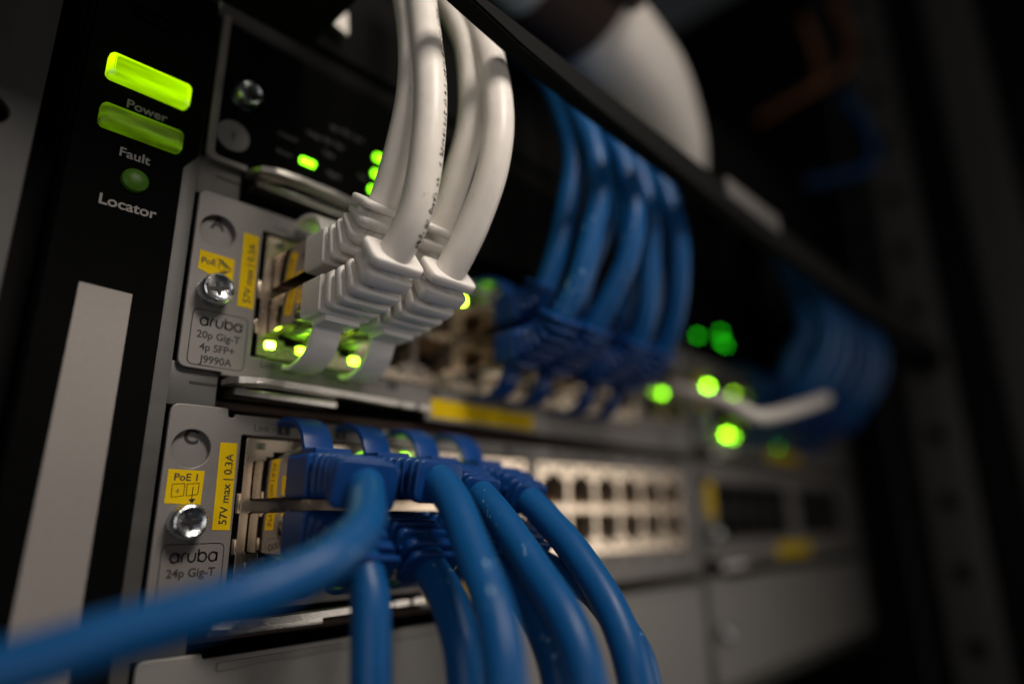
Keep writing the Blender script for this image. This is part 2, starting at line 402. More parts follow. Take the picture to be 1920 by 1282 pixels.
BACK = boxes([(-6.2, 6.2, 9.5, 14.2, -6.4, 6.4)])
CON = {u: ramp_mesh(u, True) for u in (True, False)}
LEDM = boxes([(-.95, .95, .25, 1.6, -.7, .7)], .25)
LEDM_BY = {}
def led(x, z, key, parent, y=0, big=1):
    k = key
    if k not in LEDM_BY:
        me = LEDM.copy(); me.materials.clear(); me.materials.append(M[key]); LEDM_BY[k] = me
    o = put('status_light', LEDM_BY[k], None, parent, (x, y, z)); 
    if big != 1: o.scale = (big, 1, big)
    return o
M['ledoff'] = mat('led_off', (.10, .11, .08), .25, coat=.3)
def jackbank(mod, cols, ztop, leds, xl, xr):
    """one shielded bank of stacked sockets: face with real openings, cavities, contacts, lights"""
    holes = []
    for x in cols:
        holes += [jack_outline(x, ztop+ZT, True), jack_outline(x, ztop+ZB, False)]
    bank = put('jack_bank', plate(rounded([(xl, ztop-34.0), (xr, ztop-34.0), (xr, ztop-5.6), (xl, ztop-5.6)], .5), holes, .7, .9, .15), M['shield'], mod)
    put('bank_side', boxes([(xl+.1, xl+.5, 1.7, 16, ztop-33.8, ztop-5.8)]), M['shield'], bank)
    put('bank_side', boxes([(xr-.5, xr-.1, 1.7, 16, ztop-33.8, ztop-5.8)]), M['shield'], bank)
    for i, x in enumerate(cols):
        for up, zc in ((True, ZT), (False, ZB)):
            put('socket', CAV[up], M['cavity'], bank, (x, 0, ztop+zc))
            put('socket_back', BACK, M['hole'], bank, (x, 0, ztop+zc))
            put('contact_carrier', RAMP[up], M['ramp'], bank, (x, 0, ztop+zc))
            put('contacts', CON[up], M['gold'], bank, (x, 0, ztop+zc))
            for sgn in (-1, 1):
                zz = ztop+(-7.2 if up else -31.2); dx = sgn*4.75 if up else (-4.9 if sgn < 0 else 2.5)
                key = leds.get((i, up, sgn), 'ledoff')
                led(x+dx, zz, key, bank)
    # spring fingers along the left edge of the shell
    put('spring_finger', boxes([(xl-.9, xl-.05, .75, 3, ztop-17-4, ztop-17), (xl-.9, xl-.05, .75, 3, ztop-29, ztop-26)], .1), M['shield'], bank)
    return bank
def lever(mod, x0, zt, length=53):
    """pressed steel ejector lever lying in the gap under the module"""
    prof = [(0, .9), (0, -2.6), (1.2, -5.2), (4.5, -6.9), (10, -7.3), (18, -6.9), (28, -5.8), (38, -4.6), (length-.5, -3.4), (length, -2.6), (length, -1.4), (38, -2.0), (24, -3.0), (14, -3.6), (8, -3.4), (5.0, -1.6), (4.0, .9)]
    out = rounded([(x0+a, b) for a, b in prof], .5, 3); bm = bmesh.new()
    t = [bm.verts.new((x*S, y*S, zt*S)) for x, y in out]; b = [bm.verts.new((x*S, y*S, (zt-1.35)*S)) for x, y in out]; n = len(out)
    bm.faces.new(t); bm.faces.new(b[::-1])
    for i in range(n): bm.faces.new((t[i], b[i], b[(i+1) % n], t[(i+1) % n]))
    bmesh.ops.recalc_face_normals(bm, faces=bm.faces)
    bmesh.ops.bevel(bm, geom=[e for e in bm.edges if abs(e.verts[0].co.z-e.verts[1].co.z) < 1e-6 and not e.is_boundary], offset=.16*S, segments=2, affect='EDGES')
    lv = put('ejector_lever', from_bm(bm, ang=40), M['lever'], mod)
    put('lever_arm', boxes([(x0+2.2, x0+26, -1.6, 4, zt-3.2, zt-1.6)], .35), M['lever'], lv)
    put('lever_notch', boxes([(x0+41.0, x0+42.6, -4.25, -2.6, zt-1.40, zt+.04), (x0+46.6, x0+48.2, -3.85, -2.2, zt-1.40, zt+.04)], .05), M['ink'], lv)
    return lv
def aruba(x0, z0, h, wd, y):
    """the rounded wordmark drawn with strokes; h = x-height"""
    r = h/2; L = []; x = x0
    K = .80
    def O(cx): return [(cx+(r*1.12)*math.cos(2*math.pi*i/24), z0+r+r*math.sin(2*math.pi*i/24)) for i in range(25)]
    def letter_a(x):
        L.append(O(x+r*1.12)); L.append([(x+r*2.24, z0+h), (x+r*2.24, z0)])
        return x+r*2.24+.42*h
    x = letter_a(x)
    L.append([(x, z0), (x, z0+r)]+[(x+r*.9-r*.9*math.cos(math.pi*i/16), z0+r+r*math.sin(math.pi*i/16)) for i in range(1, 8)]+[(x+r*1.0, z0+h)]); x += r*1.0+.36*h
    L.append([(x, z0+h), (x, z0+r)]+[(x+r-r*math.cos(math.pi*i/12), z0+r-r*math.sin(math.pi*i/12)) for i in range(1, 12)]+[(x+2*r, z0+r), (x+2*r, z0+h)]); x += 2*r+.42*h
    L.append([(x, z0), (x, z0+h*1.42)]); L.append(O(x+r*1.12)); x += r*2.24+.36*h
    x = letter_a(x)
    return strokes([[(x0+(a-x0)*K, b) for a, b in ln] for ln in L], wd, y)
def frame_line(x0, z0, x1, z1, r, wd, y):
    p = rrect(x0, z0, x1, z1, r, 5); return strokes([p+[p[0]]], wd, y)

def module_labels(mod, plate_o, zt, lines, poe):
    st = put('sticker', quad([(10.1, zt-7.1), (13.55, zt-7.1), (13.8, zt-24.2), (10.3, zt-24.1)], -.1, -.002), M['yellow'], mod)
    st['label'] = 'upright yellow voltage sticker'
    put('lettering', text('57V max | 0.3A', 12.95, zt-23.2, 1.55, y=-.115, rot=math.pi/2, sx=1.02, bold=.03), M['ink'], st)
    s2 = put('sticker', quad([(1.0, zt-12.8), (7.7, zt-12.9), (7.6, zt-19.4), (1.0, zt-19.1)] if poe == 'C' else [(1.5, zt-13.8), (8.8, zt-14.1), (8.8, zt-20.0), (1.5, zt-18.0)], -.1, -.002), M['yellow'], mod)
    s2['label'] = 'small yellow PoE sticker'
    if poe == 'C':
        put('lettering', text('PoE 1', 2.1, zt-14.85, 1.35, y=-.115, sx=1.08, bold=.03), M['ink'], s2)
        put('pictogram', strokes([[(2.0, zt-15.6), (4.3, zt-15.4), (4.25, zt-17.7), (2.1, zt-18.0), (2.0, zt-15.6)], [(4.7, zt-15.5), (6.9, zt-15.3), (6.85, zt-17.4), (4.75, zt-17.7), (4.7, zt-15.5)], [(5.85, zt-16.0), (5.85, zt-18.7)]], .17, -.115), M['ink'], s2)
        put('pictogram', quad([(5.2, zt-18.3), (6.6, zt-18.2), (5.95, zt-19.15)], -.12, -.105), M['ink'], s2)
        put('lettering', text('4', 2.7, zt-17.3, .95, y=-.115), M['ink'], s2)
    else:
        put('lettering', text('PoE', 1.9, zt-16.6, 1.35, y=-.115, sx=1.05, bold=.03), M['ink'], s2)
        put('lettering', text('1', 5.2, zt-16.9, 1.2, y=-.115), M['ink'], s2)
        put('pictogram', quad([(5.1, zt-14.8), (6.2, zt-14.9), (8.5, zt-16.7), (7.2, zt-16.4)], -.12, -.105), M['ink'], s2)
        put('pictogram', quad([(8.5, zt-16.7), (6.4, zt-18.3), (5.4, zt-18.1), (7.2, zt-17.1)], -.12, -.105), M['ink'], s2)
        put('pictogram', strokes([[(5.6, zt-15.6), (7.2, zt-16.7), (5.8, zt-17.6)]], .16, -.115), M['ink'], s2)
    fr = put('label_frame', frame_line(1.7, zt-38.2, 13.1, zt-26.6, 1.1, .16, -.012), M['ink'], mod)
    put('emblem', aruba(3.35, zt-29.85, 1.65, .33, -.012), M['ink'], fr)
    for i, t in enumerate(lines):
        put('lettering', text(t, 7.35, zt-32.5-2.55*i, 1.55, y=-.012, align='CENTER', sx=1.0, bold=.045), M['ink'], fr)
    thumbscrew(4.9, zt-22.5, mod)

def line_module(name, zt, lab, slot, cols, leds, lines, poe, notch=True):
    mod = empty(name, (100, 10, zt-39), lab, 'switch module')
    out = [(0, zt-39.0, 2.0), (8.75, zt-39.0, .6), (8.76, zt-39.6, .1), (62.2, zt-39.6, .1), (62.21, zt-43.4, .5), (201, zt-43.4, .8), (201, zt-1.1, .8)]
    if notch: out += [(12.6, zt-1.1, .1), (12.4, zt-1.9, .4), (11.2, zt-1.9, .4), (11.0, zt-.05, .3), (0, zt-.05, 2.0)]
    else: out += [(0, zt-.05, 2.0)]
    holes = [circ(4.7, zt-8.7, 3.7, 36)]
    n1 = cols[:6]; n2 = cols[6:]
    xr1 = n1[-1]+8.4
    holes.append(rounded([(14.3, zt-34.6), (xr1+.3, zt-34.6), (xr1+.3, zt-5.2), (14.3, zt-5.2)], .4))
    xl2 = n2[0]-8.2; xr2 = n2[-1]+8.2
    holes.append(rounded([(xl2-.3, zt-34.4), (xr2+.3, zt-34.4), (xr2+.3, zt-5.2), (xl2-.3, zt-5.2)], .4))
    sfp = len(n2) < 6
    if sfp: holes.append(rounded([(168, zt-32), (198, zt-32), (198, zt-8), (168, zt-8)], .5))
    pl = put('face_plate', plate(rounded(out, .6), holes, 0, 1.1, .22), M['paint'], mod)
    put('slot_floor', quad(circ(4.7, zt-8.7, 4.1, 28), 1.5, 2.5), M['paint'], mod)
    put('slot_letter', text(slot, 4.9, zt-7.6, 2.9, y=1.49, align='CENTER', bold=.16), M['ink'], mod)
    put('body', boxes([(1, 13.6, 3.2, 39, zt-38, zt-2)]), M['silver'], mod)
    module_labels(mod, pl, zt, lines, poe)
    jackbank(mod, n1, zt, {k: v for k, v in leds.items() if k[0] < 6}, 15.75, xr1)
    jackbank(mod, n2, zt, {(k[0]-6, k[1], k[2]): v for k, v in leds.items() if k[0] >= 6}, xl2, xr2)
    if sfp:
        for i in range(4):
            for zc in (zt-14.2, zt-26):
                if i < 2:
                    cg = put('sfp_cage', plate(rounded([(168.6+15*i, zc-5.6), (182.6+15*i, zc-5.6), (182.6+15*i, zc+5.6), (168.6+15*i, zc+5.6)], .3), [rounded([(169.3+15*i, zc-4.6), (181.9+15*i, zc-4.6), (181.9+15*i, zc+4.6), (169.3+15*i, zc+4.6)], .3)], .9, 8, .1), M['shield'], mod)
                    put('cage_back', boxes([(169.0+15*i, 182.2+15*i, 9.2, 12, zc-5, zc+5)]), M['hole'], cg)
    lever(mod, 9.0, zt-40.4)
    # printed port numbers
    for i, x in enumerate(cols):
        for up, zz, num in ((True, zt-4.65, 2*i+1), (False, zt-37.3 if False else zt-36.2, 2*i+2)):
            z0 = zt-4.55 if up else zt-37.0
            pn = put('port_number', quad([(x-1.75, z0), (x+1.2, z0), (x+1.2, z0+2.2), (x-1.75, z0+2.2)], -.012, -.001), M['ink'], mod)
            put('numeral', text(str(num), x-.3, z0+.42, 1.35, y=-.016, align='CENTER', bold=.03), M['inkw'], pn)
            if i == 0:
                put('lettering', text('Link', x-7.0, z0+.35, 1.5, y=-.012, sx=1.02), M['ink'], mod)
                put('lettering', strokes([[(x-3.1, z0+1.0), (x-1.8, z0+1.0)]], .16, -.012), M['ink'], mod)
            elif i in (1, 2, 3):
                put('lettering', text('Mode', x-6.6, z0+.4, 1.25, y=-.012), M['inkd'], mod)
    return mod
ledsA = {(0, False, -1): 'ledhot', (0, False, 1): 'led', (1, False, -1): 'led', (1, False, 1): 'led', (0, True, 1): 'ledmid', (1, True, 1): 'ledmid',
         (4, True, -1): 'ledhot', (4, True, 1): 'led', (5, True, -1): 'ledmid'}
ledsC = {(2, True, -1): 'ledmid', (2, True, 1): 'ledmid', (3, True, -1): 'ledmid', (1, False, 1): 'ledmid', (2, False, -1): 'ledmid'}
modA = line_module('line_module', PITCH, 'upper left grey line module with letter A and white cables', 'A', COLS[:10], ledsA, ['20p Gig-T', '4p SFP+', 'J9990A'], 'A', notch=False)
modC = line_module('line_module', 0, 'grey line module with letter C and blue cables, below module A', 'C', COLS, ledsC, ['24p Gig-T', 'J9987A'][:1], 'C')
led(181, 25.3, 'ledmid', modA, y=-1.6, big=1.2)
put('sticker', quad([(63.9, PITCH-42.4), (104.2, PITCH-42.5), (104.3, PITCH-38.0), (64.0, PITCH-37.4)], -.1, -.002), M['yellow'], modA)
put('sticker', quad([(63.9, -42.4), (100.2, -42.5), (100.3, -38.0), (64.0, -37.6)], -.1, -.002), M['yellow'], modC)

def sfp_module(zt, lab, leds, yel):
    x0 = 207; mod = empty('line_module', (303, 10, zt-43), lab, 'switch module')
    holes = [circ(x0+4.7, zt-8.7, 3.7, 28)]
    gr = [(x0+13+15*i, 2) for i in range(5)]+[(x0+104+15*i, 2) for i in range(4)]
    holes += [rounded([(x0+12, zt-32), (x0+90, zt-32), (x0+90, zt-8), (x0+12, zt-8)], .5), rounded([(x0+103, zt-32), (x0+166, zt-32), (x0+166, zt-8), (x0+103, zt-8)], .5)]
    put('face_plate', plate(rounded([(x0, zt-39), (x0+8.7, zt-39), (x0+8.8, zt-43.4), (x0+193, zt-43.4), (x0+193, zt-.1), (x0, zt-.1)], 1), holes, 0, 1.1, .22), M['paint'], mod)
    for gx, _ in gr:
        for zc in (zt-14.2, zt-25.8):
            cg = put('sfp_cage', plate(rounded([(gx, zc-5.7), (gx+14.6, zc-5.7), (gx+14.6, zc+5.7), (gx, zc+5.7)], .3), [rounded([(gx+.9, zc-4.7), (gx+13.7, zc-4.7), (gx+13.7, zc+4.7), (gx+.9, zc+4.7)], .3)], .9, 8, .1), M['hole'], mod)
            put('cage_back', boxes([(gx+.4, gx+14.2, 9.2, 12, zc-5, zc+5)]), M['hole'], cg)
    put('sticker', quad([(x0+3.5, zt-8), (x0+10.5, zt-8), (x0+10.5, zt-23), (x0+3.5, zt-23)], -.1, -.002), M['yellow'], mod)
    if yel: put('sticker', quad([(x0+70, zt-41.6), (x0+112, zt-41.6), (x0+112, zt-35), (x0+70, zt-35)], -.1, -.002), M['yellow'], mod)
    thumbscrew(x0+5, zt-29, mod); lever(mod, x0+9, zt-40.4)
    for x, z, k, b in leds: led(x, z, k, mod, y=-1.6, big=b)
    return mod
sfp_module(0, 'grey module of empty dark cages at the right of module C', [], True)
sfp_module(PITCH, 'grey module behind the out-of-focus blue bundle at the right end', [(220.5, 33.6, 'led', 1.2), (234.5, 13.3, 'led', 1.3), (240.5, 12.8, 'ledmid', 1.2), (290, 12, 'leddim', 1.3)], True)

# blank panels
for i, (x0, x1, lab) in enumerate(((0, 201, 'plain grey blank panel across the bottom left of the chassis'), (207, 400, 'plain grey blank panel in the bottom right slot'))):
    bp = empty('blank_panel', ((x0+x1)/2, 5, -85), lab, 'blank panel', 'blank panels in the bottom row')
    put('face_plate', plate(rounded([(x0, -86), (x1, -86), (x1, -47.2), (x0+11.2, -47.2), (x0+11, -46.2), (x0, -46.2)], 1.6), [], -.2, 1.2, .3), M['blank'], bp)
    thumbscrew(x0+6, -66.7, bp); 
    put('flange', boxes([(x0+14, x1-3, -.55, -.22, -49.6, -48.2)], .12), M['blank'], bp)

# management module above
mg = empty('management_module', (200, 10, 54), 'black management module with green lights above module A', 'switch module')
put('frame', plate(rounded([(.2, 53.6, 2.2), (9.2, 53.6, .3), (9.2, 55.0, .3), (1.7, 55.0, 1.4), (1.7, 91, .3), (.2, 91, .3)], .3), [], -.5, 1.8, .25), M['paint'], mg)
lever(mg, 9.0, 53.6)
put('face_plate', boxes([(1.9, 398.3, .35, 2, 54.6, 89.8)]), M['black'], mg)
dk = put('slot_disc', quad(circ(5.3, 61.3, 3.7, 30), -.02, .36), M['grey'], mg)
put('numeral', text('1', 5.3, 60.3, 2.0, y=-.04, align='CENTER', bold=.08), M['ink'], dk)
thumbscrew(6.6, 71.4, mg, 2.9)
PILL = boxes([(-1.9, 1.9, .1, .9, -.75, .75)], .35, 3)
for x, z in ((23.5, 62.3), (44.4, 72.3), (44.0, 67.2), (43.3, 62.2), (216.5, 56.6), (240, 63), (243.5, 57.5), (239.5, 58.5)):
    me = PILL.copy(); o = put('status_light', me, M['ledpure'] if x < 100 else M['leddim'], mg, (x, -.5, z))
for (t, x, z, s_) in (('Chassis', 15.5, 66.6, 1.2), ('Status', 15.5, 62.0, 1.2), ('Test', 27.5, 66.6, 1.2), ('Temp  Fan  Pwr', 22.5, 70.2, 1.2), ('Mgmt', 29.0, 61.5, 1.2), ('Act  FDx  Spd', 29, 74.8, 1.2), ('Use', 38, 64.3, 1.2)):
    put('lettering', text(t, x, z, s_, y=.33), M['inkd'], mg)

# ================================================================== neighbours in the rack
up_ = empty('rack_device', (190, 30, 100), 'dark device above the switch with one small bright clip', 'rack device')
put('housing', boxes([(-24, 410, .5, 60, 97.5, 190)], .8), M['matte'], up_)
bm = bmesh.new()
put('clip', quad([(25.4, 103.4), (30.2, 102.0), (29.8, 109.2)], -3.0, .4), M['lever'], up_); bm.free()
rp = empty('rack_post', (-50, 8, -300), 'zinc rack post with round hole at the left edge', 'rack post')
put('strip', plate([(-75, -250), (-28.9, -250), (-28.9, 300), (-75, 300)], [circ(-35.6, 48.5+44.45*k, 2.6, 24) for k in (-2, -1, 0, 1, 2)]+[circ(-35.6, 48.5+15.9+44.45*k, 2.6, 24) for k in (-2, -1, 1, 2)], 1.5, 2, .25), M['steel'], rp)
put('web', boxes([(-75, -29.6, 12, 14, -250, 300)]), M['matte'], rp)
gapf = put('side_gap', boxes([(-28.6, -24.4, 8, 40, -250, 300)]), M['matte'], rp)

br = empty('cable_bar', (200, -55, 66), 'black horizontal cable bar crossing above the blue cables', 'cable bar')
bm = bmesh.new()
R_ = [[Vector((x, y, z)) for y, z in ((-58, zb), (-58, 76.2), (-53.5, 76.2), (-53.5, zb))] for x, zb in ((16, 74.6), (40, 71.0), (60, 69.4), (140, 65.8), (420, 65.0))]
bm = loft(R_); bmesh.ops.bevel(bm, geom=bm.edges[:], offset=.5*S, segments=2, affect='EDGES')
put('rail', from_bm(bm), M['matte'], br)
put('name_plate', boxes([(129, 168, -59.2, -57.9, 71.0, 77.5)], .5), M['grey'], br)
put('bracket_or_shade', boxes([(-72, 20, -66, -2, 92, 94.5)], .4), M['matte'], br)  # out-of-view plate added to shade the upper left of the face
put('bracket_or_shade', boxes([(412, 420, -53.2, 0, 66.5, 75.8)], .5), M['rack'], br)

sl = empty('cable_sleeve', (115, -20, 135), 'thick white sleeve with brown strap above the black cable bar', 'cable sleeve')
SP = [(41.6, -19, 159), (76.7, -20.5, 156.3), (115.8, -20.5, 151), (146.9, -20, 143), (166, -19, 133), (179, -18.5, 124), (188, -18.5, 119.5)]
put('tube', tube(SP, 18, 32, 8, lambda t: 18 if t < .5 else 18-11*((t-.5)/.5)**1.3), M['sleeve'], sl)
put('strap', tube([(88, -21, 154.8), (100, -21.5, 153.4), (113, -22, 151.4)], 19.2, 32, 4), M['strap'], sl)
put('strap_fold', boxes([(86, 115, -46, -38, 140, 168)], 3.2, 3), M['strap'], sl)

rr = empty('rack_column', (460, -40, -300), 'black rack column at the right edge, out of focus', 'rack post')
for nm_, y0, y1, x0_, x1_ in (('flange', -62, -34, 418, 423), ('flange', -112, -84, 424, 429), ('flange', -175, -150, 418, 423)):
    put(nm_, boxes([(x0_, x1_, y0, y1, -300, 420)], 1.5), M['column'], rr)
put('web', boxes([(429.5, 431, -178, -20, -300, 420)], .4), M['rack'], rr)
for k in range(14):
    put('square_hole', boxes([(417.2, 418.2, -52, -43, -180+40*k, -171+40*k)], .3), M['matte'], rr)
put('side_sheet', boxes([(426, 428, -19.5, 120, -300, 420)], .5), M['matte'], rr)

# ================================================================== patch cables
def plug_parts(root, x, zc, up, boot_path, bm_, cm, nrib=6, tabm=None, rib_w=12.0, h0=8.3, h1=7.0, tab=True, first=8.0, w1=None):
    """shielded plug, ribbed boot along boot_path (starts at y=-14), latch and snagless tab"""
    s = 1 if up else -1
    put('plug_shield', boxes([(x-5.8, x+5.8, -14.6, 9, zc-3.85, zc+3.85)], .3), M['plugmetal'], root)
    # latch lever of the plug, running out under the tab
    bm = bmesh.new(); lv = [(-1.0, 3.9), (-8.0, 5.3), (-15.0, 6.3), (-15.0, 5.5), (-8.0, 4.5), (1, 3.86)]
    A = [bm.verts.new(((x-2.9)*S, y*S, (zc+s*z)*S)) for y, z in lv]; B = [bm.verts.new(((x+2.9)*S, y*S, (zc+s*z)*S)) for y, z in lv]
    bm.faces.new(A); bm.faces.new(B[::-1])
    for i in range(6): bm.faces.new((A[i], B[i], B[(i+1) % 6], A[(i+1) % 6]))
    put('latch', from_bm(bm, ang=20), M['clear'], root)
    P = Path(boot_path); L = P.L; w1 = w1 or rib_w*.94
    W = lambda d: rib_w+(w1-rib_w)*max(0, (d-first))/(L-first)
    H = lambda d: h0+(h1-h0)*max(0, (d-first))/(L-first)
    # boot: front block and inner core in one mesh
    bm = bmesh.new()
    rings = [ring_at(P, 0, rib_w-.5, h0-.5, .8), ring_at(P, .35, rib_w, h0, 1.0), ring_at(P, first-.4, rib_w, h0, 1.0), ring_at(P, first, rib_w-.6, h0-.6, 1.0)]
    n = 12
    core = [ring_at(P, first+(L-.7-first)*k/n, W(first+(L-first)*k/n)-4.0, H(first+(L-first)*k/n)-3.0, 1.4) for k in range(n+1)]
    b1 = loft(rings); b2 = loft(core); me1 = bpy.data.meshes.new('a'); b1.to_mesh(me1); me2 = bpy.data.meshes.new('b'); b2.to_mesh(me2); b1.free(); b2.free()
    bm.from_mesh(me1); bm.from_mesh(me2)
    gap = 1.15; t = (L-first-gap*nrib)/nrib
    for i in range(nrib):                                        # webs bridging the gaps, alternately at the sides and at mid-height
        d0 = first+i*(t+gap)-.3; d1 = d0+gap+.6
        hh = 1.5 if i % 2 == 0 else 1.3; ww = W(d0)-.9
        dz = 0 if i % 2 == 0 else -H(d0)*.0
        if i % 2 == 0: q = [ring_at(P, d0, ww, hh, .4), ring_at(P, d1, ww, hh, .4)]
        else: q = [ring_at(P, d0, 2.4, H(d0)-1.1, .5), ring_at(P, d1, 2.4, H(d1)-1.1, .5)]
        b3 = loft(q); me3 = bpy.data.meshes.new('c'); b3.to_mesh(me3); b3.free(); bm.from_mesh(me3)
    boot = put('boot', from_bm(bm), bm_, root)
    for i in range(nrib):
        d0 = first+gap+i*(t+gap); d1 = d0+t; r = 1.9
        wd, hd = W((d0+d1)/2), H((d0+d1)/2)
        if i == nrib-1: wd += .7; hd += .5
        e = .34; r = 1.5
        rings = [ring_at(P, d0, wd-.9, hd-.9, r), ring_at(P, d0+.08, wd-.35, hd-.35, r), ring_at(P, d0+e, wd, hd, r), ring_at(P, d1-e, wd, hd, r), ring_at(P, d1-.08, wd-.35, hd-.35, r), ring_at(P, d1, wd-.9, hd-.9, r)]
        put('rib', from_bm(loft(rings), ang=50), bm_, boot)
    if tab:
        # snagless tab: saddle on the boot, arch bending to the face
        c = [(-19.5, .35), (-15.8, .7), (-14.6, 2.2), (-13.6, 4.4), (-11.6, 6.4), (-8.6, 7.7), (-5.4, 8.1), (-2.6, 7.6)]
        pts = catmull([(x, a, zc+s*(h0/2+b)) for a, b in c], 5); rings = []
        for i, p in enumerate(pts):
            tt = (pts[min(i+1, len(pts)-1)]-pts[max(i-1, 0)]).normalized(); nn = tt.cross(Vector((1, 0, 0))).normalized()
            wd = 6.6 if i > 8 else 6.6
            rings.append([p+Vector((1, 0, 0))*a+nn*b for a, b in rrect(-wd/2, -.62, wd/2, .62, .4, 2)])
        tb = put('release_tab', from_bm(loft(rings), ang=40), tabm or bm_, root)
        put('saddle', boxes([(x-4.0, x+4.0, -21.2, -15.4, zc+s*(h0/2+.45)-.75, zc+s*(h0/2+.45)+.75)], .4), tabm or bm_, tb)
    return P

def cable(name, label, group, x, zt, up, boot, cord, kind, zoff=0, dia=6.2, **kw):
    zc = zt+(ZT if up else ZB)+zoff
    cm, bt = (M['white'], M['whiteboot']) if kind == 'white' else (M['blue'], M['blueboot'])
    root = empty(name, (x, -14, zc-4), label, 'network cable', group)
    bpth = [(x+dx, y, zc+dz) for dx, y, dz in boot]
    P = plug_parts(root, x, zc, up, bpth, bt, cm, **kw)
    start = P.at(P.L-3.0); end = P.at(P.L)
    pts = [tuple(P.at(P.L-6)), tuple(start), tuple(end)]+cord
    put('cord', tube(pts, dia/2, 22, 10), cm, root)
    return root, pts

BOOT_UP = [(0, -14, 0), (0, -19, 0), (0, -24, 0.1), (0, -29.5, .5), (0, -34.5, 2.0), (0, -38.6, 4.9)]
BOOT_UP2 = [(0, -14, 0), (0, -19, 0), (0, -24, 0.1), (0, -29.5, .6), (0, -34.3, 2.2), (0, -38.2, 5.3)]
gW = 'white patch cables in module A'
gB = 'blue patch cables in module C'
x0, x1 = COLS[0], COLS[1]
_, a2 = cable('patch_cable', 'white cable with printed jacket, from lower socket 2 of module A', gW, x0, PITCH, False, BOOT_UP,
      [(24.2, -43.6, 33.5), (24.3, -46.4, 45), (24.5, -46.6, 60), (24.8, -42.6, 81), (26, -37, 105), (26.5, -30, 128)], 'white', dia=6.6, w1=10.8, nrib=5)
cable('patch_cable', 'leftmost white cable, from upper socket 1 of module A', gW, x0, PITCH, True, [(0, -14, 0), (0, -19, 0), (0, -24, .2), (0, -28.4, 1.3), (0, -31.8, 3.5), (0, -34.0, 6.4)],
      [(23.8, -37.6, 46.4), (24, -41.2, 59.4), (24.2, -40.8, 73), (24.5, -37.0, 89), (25, -31, 108), (25, -26, 128)], 'white', dia=6.4, w1=10.8, nrib=5)
cable('patch_cable', 'rightmost white cable, from lower socket 4 of module A', gW, x1, PITCH, False, BOOT_UP2,
      [(38.6, -44.2, 35.8), (39.4, -49.3, 48), (40.2, -49.6, 62.5), (41, -44.2, 83), (42, -34, 104), (42, -26, 128)], 'white', dia=6.6, w1=10.8, nrib=5)
cable('patch_cable', 'white cable behind the rightmost one, from upper socket 3 of module A', gW, x1, PITCH, True, [(0, -14, 0), (0, -19, 0), (0, -24, .2), (0, -28.6, 1.3), (0, -32.2, 3.5), (0, -34.6, 6.4)],
      [(38.2, -38.6, 47.3), (39, -42.8, 61.2), (39.6, -41.2, 79), (40.2, -36, 92), (41, -26, 110), (41, -20, 128)], 'white', dia=6.4, w1=10.6, nrib=5)

# printed lettering running along the front white jacket
def jacket_print(path, r, a0, a1, ang, parent):
    pts = catmull(path, 40); bm = bmesh.new(); acc = 0; rnd = random.Random(3); i = int(len(pts)*a0)
    ref = Vector((math.cos(ang), math.sin(ang), 0))
    while i < int(len(pts)*a1):
        t = (pts[i+1]-pts[i-1]).normalized(); u = (ref-t*ref.dot(t)).normalized(); v = t.cross(u)
        if rnd.random() > .22:
            for k in range(rnd.choice((1, 2, 2))):
                h = rnd.choice((.7, .95, .95, 1.2)); l = rnd.choice((.20, .22, .5)); sh = rnd.uniform(-.3, .3); q = []
                for a, b in ((-l/2, -h/2), (l/2, -h/2), (l/2, h/2), (-l/2, h/2)):
                    th = (b+sh)/r; q.append(bm.verts.new((pts[i]+t*(a+k*.35)+(u*math.cos(th)+v*math.sin(th))*(r+.03))*S))
                bm.faces.new(q)
        d = 0
        while d < .75 and i < len(pts)-2: d += (pts[i+1]-pts[i]).length; i += 1
    o = put('printed_lettering', from_bm(bm), M['ink'], parent); return o
rootA2 = [o for o in bpy.data.objects if o.get('label', '').startswith('white cable with printed')][0]
jacket_print(a2, 3.3, .30, .74, math.radians(-66), rootA2)

# blue cables of module C
BOOT_ST = [(0, -14, 0), (0, -20, 0), (0, -27, -.1), (-.4, -32.5, -.5), (-1.0, -37.5, -1.4)]
cable('patch_cable', 'pale blue cable sweeping to the lower left corner, in front of module C', gB, COLS[0], 0, True,
      [(0, -14, 0), (0, -20, 0), (0, -26, -.3), (-.9, -31.5, -1.1), (-2.6, -36.5, -2.6)],
      [(14.9, -46.2, -22.9), (9.8, -49.2, -26.2), (5.9, -50.4, -28.1), (.3, -50.2, -30.2), (-5.4, -49.4, -31.9), (-17.3, -45.6, -34.9), (-25.3, -42.4, -37.2), (-38, -36, -40.5)], 'blue', dia=6.3, h1=8.2, w1=10.6)
cable('patch_cable', 'blue cable hanging beside the pale sweeping one, its scuffed ribbed boot in sharp focus', gB, COLS[1], 0, True, BOOT_ST,
      [(34.9, -44, -20.2), (32.4, -51.6, -28.1), (29.6, -59.4, -36.2), (27.4, -63.8, -45), (26, -65, -60), (25, -64, -80)], 'blue', dia=6.5, h1=7.4, w1=9.4)
cable('patch_cable', 'blue cable with white scratches, second from the right of the hanging ones', gB, COLS[2], 0, True,
      [(0, -14, 0), (0, -19, 0), (0, -24.5, -.3), (-.3, -29.5, -1.4), (-.9, -33.6, -3.4)],
      [(49.2, -41, -22.6), (47.2, -51.5, -31.2), (45.3, -60.5, -39.1), (44.2, -65.2, -48), (43.4, -67, -62), (43, -66, -82)], 'blue', dia=6.4, h1=6.8, w1=8.4)
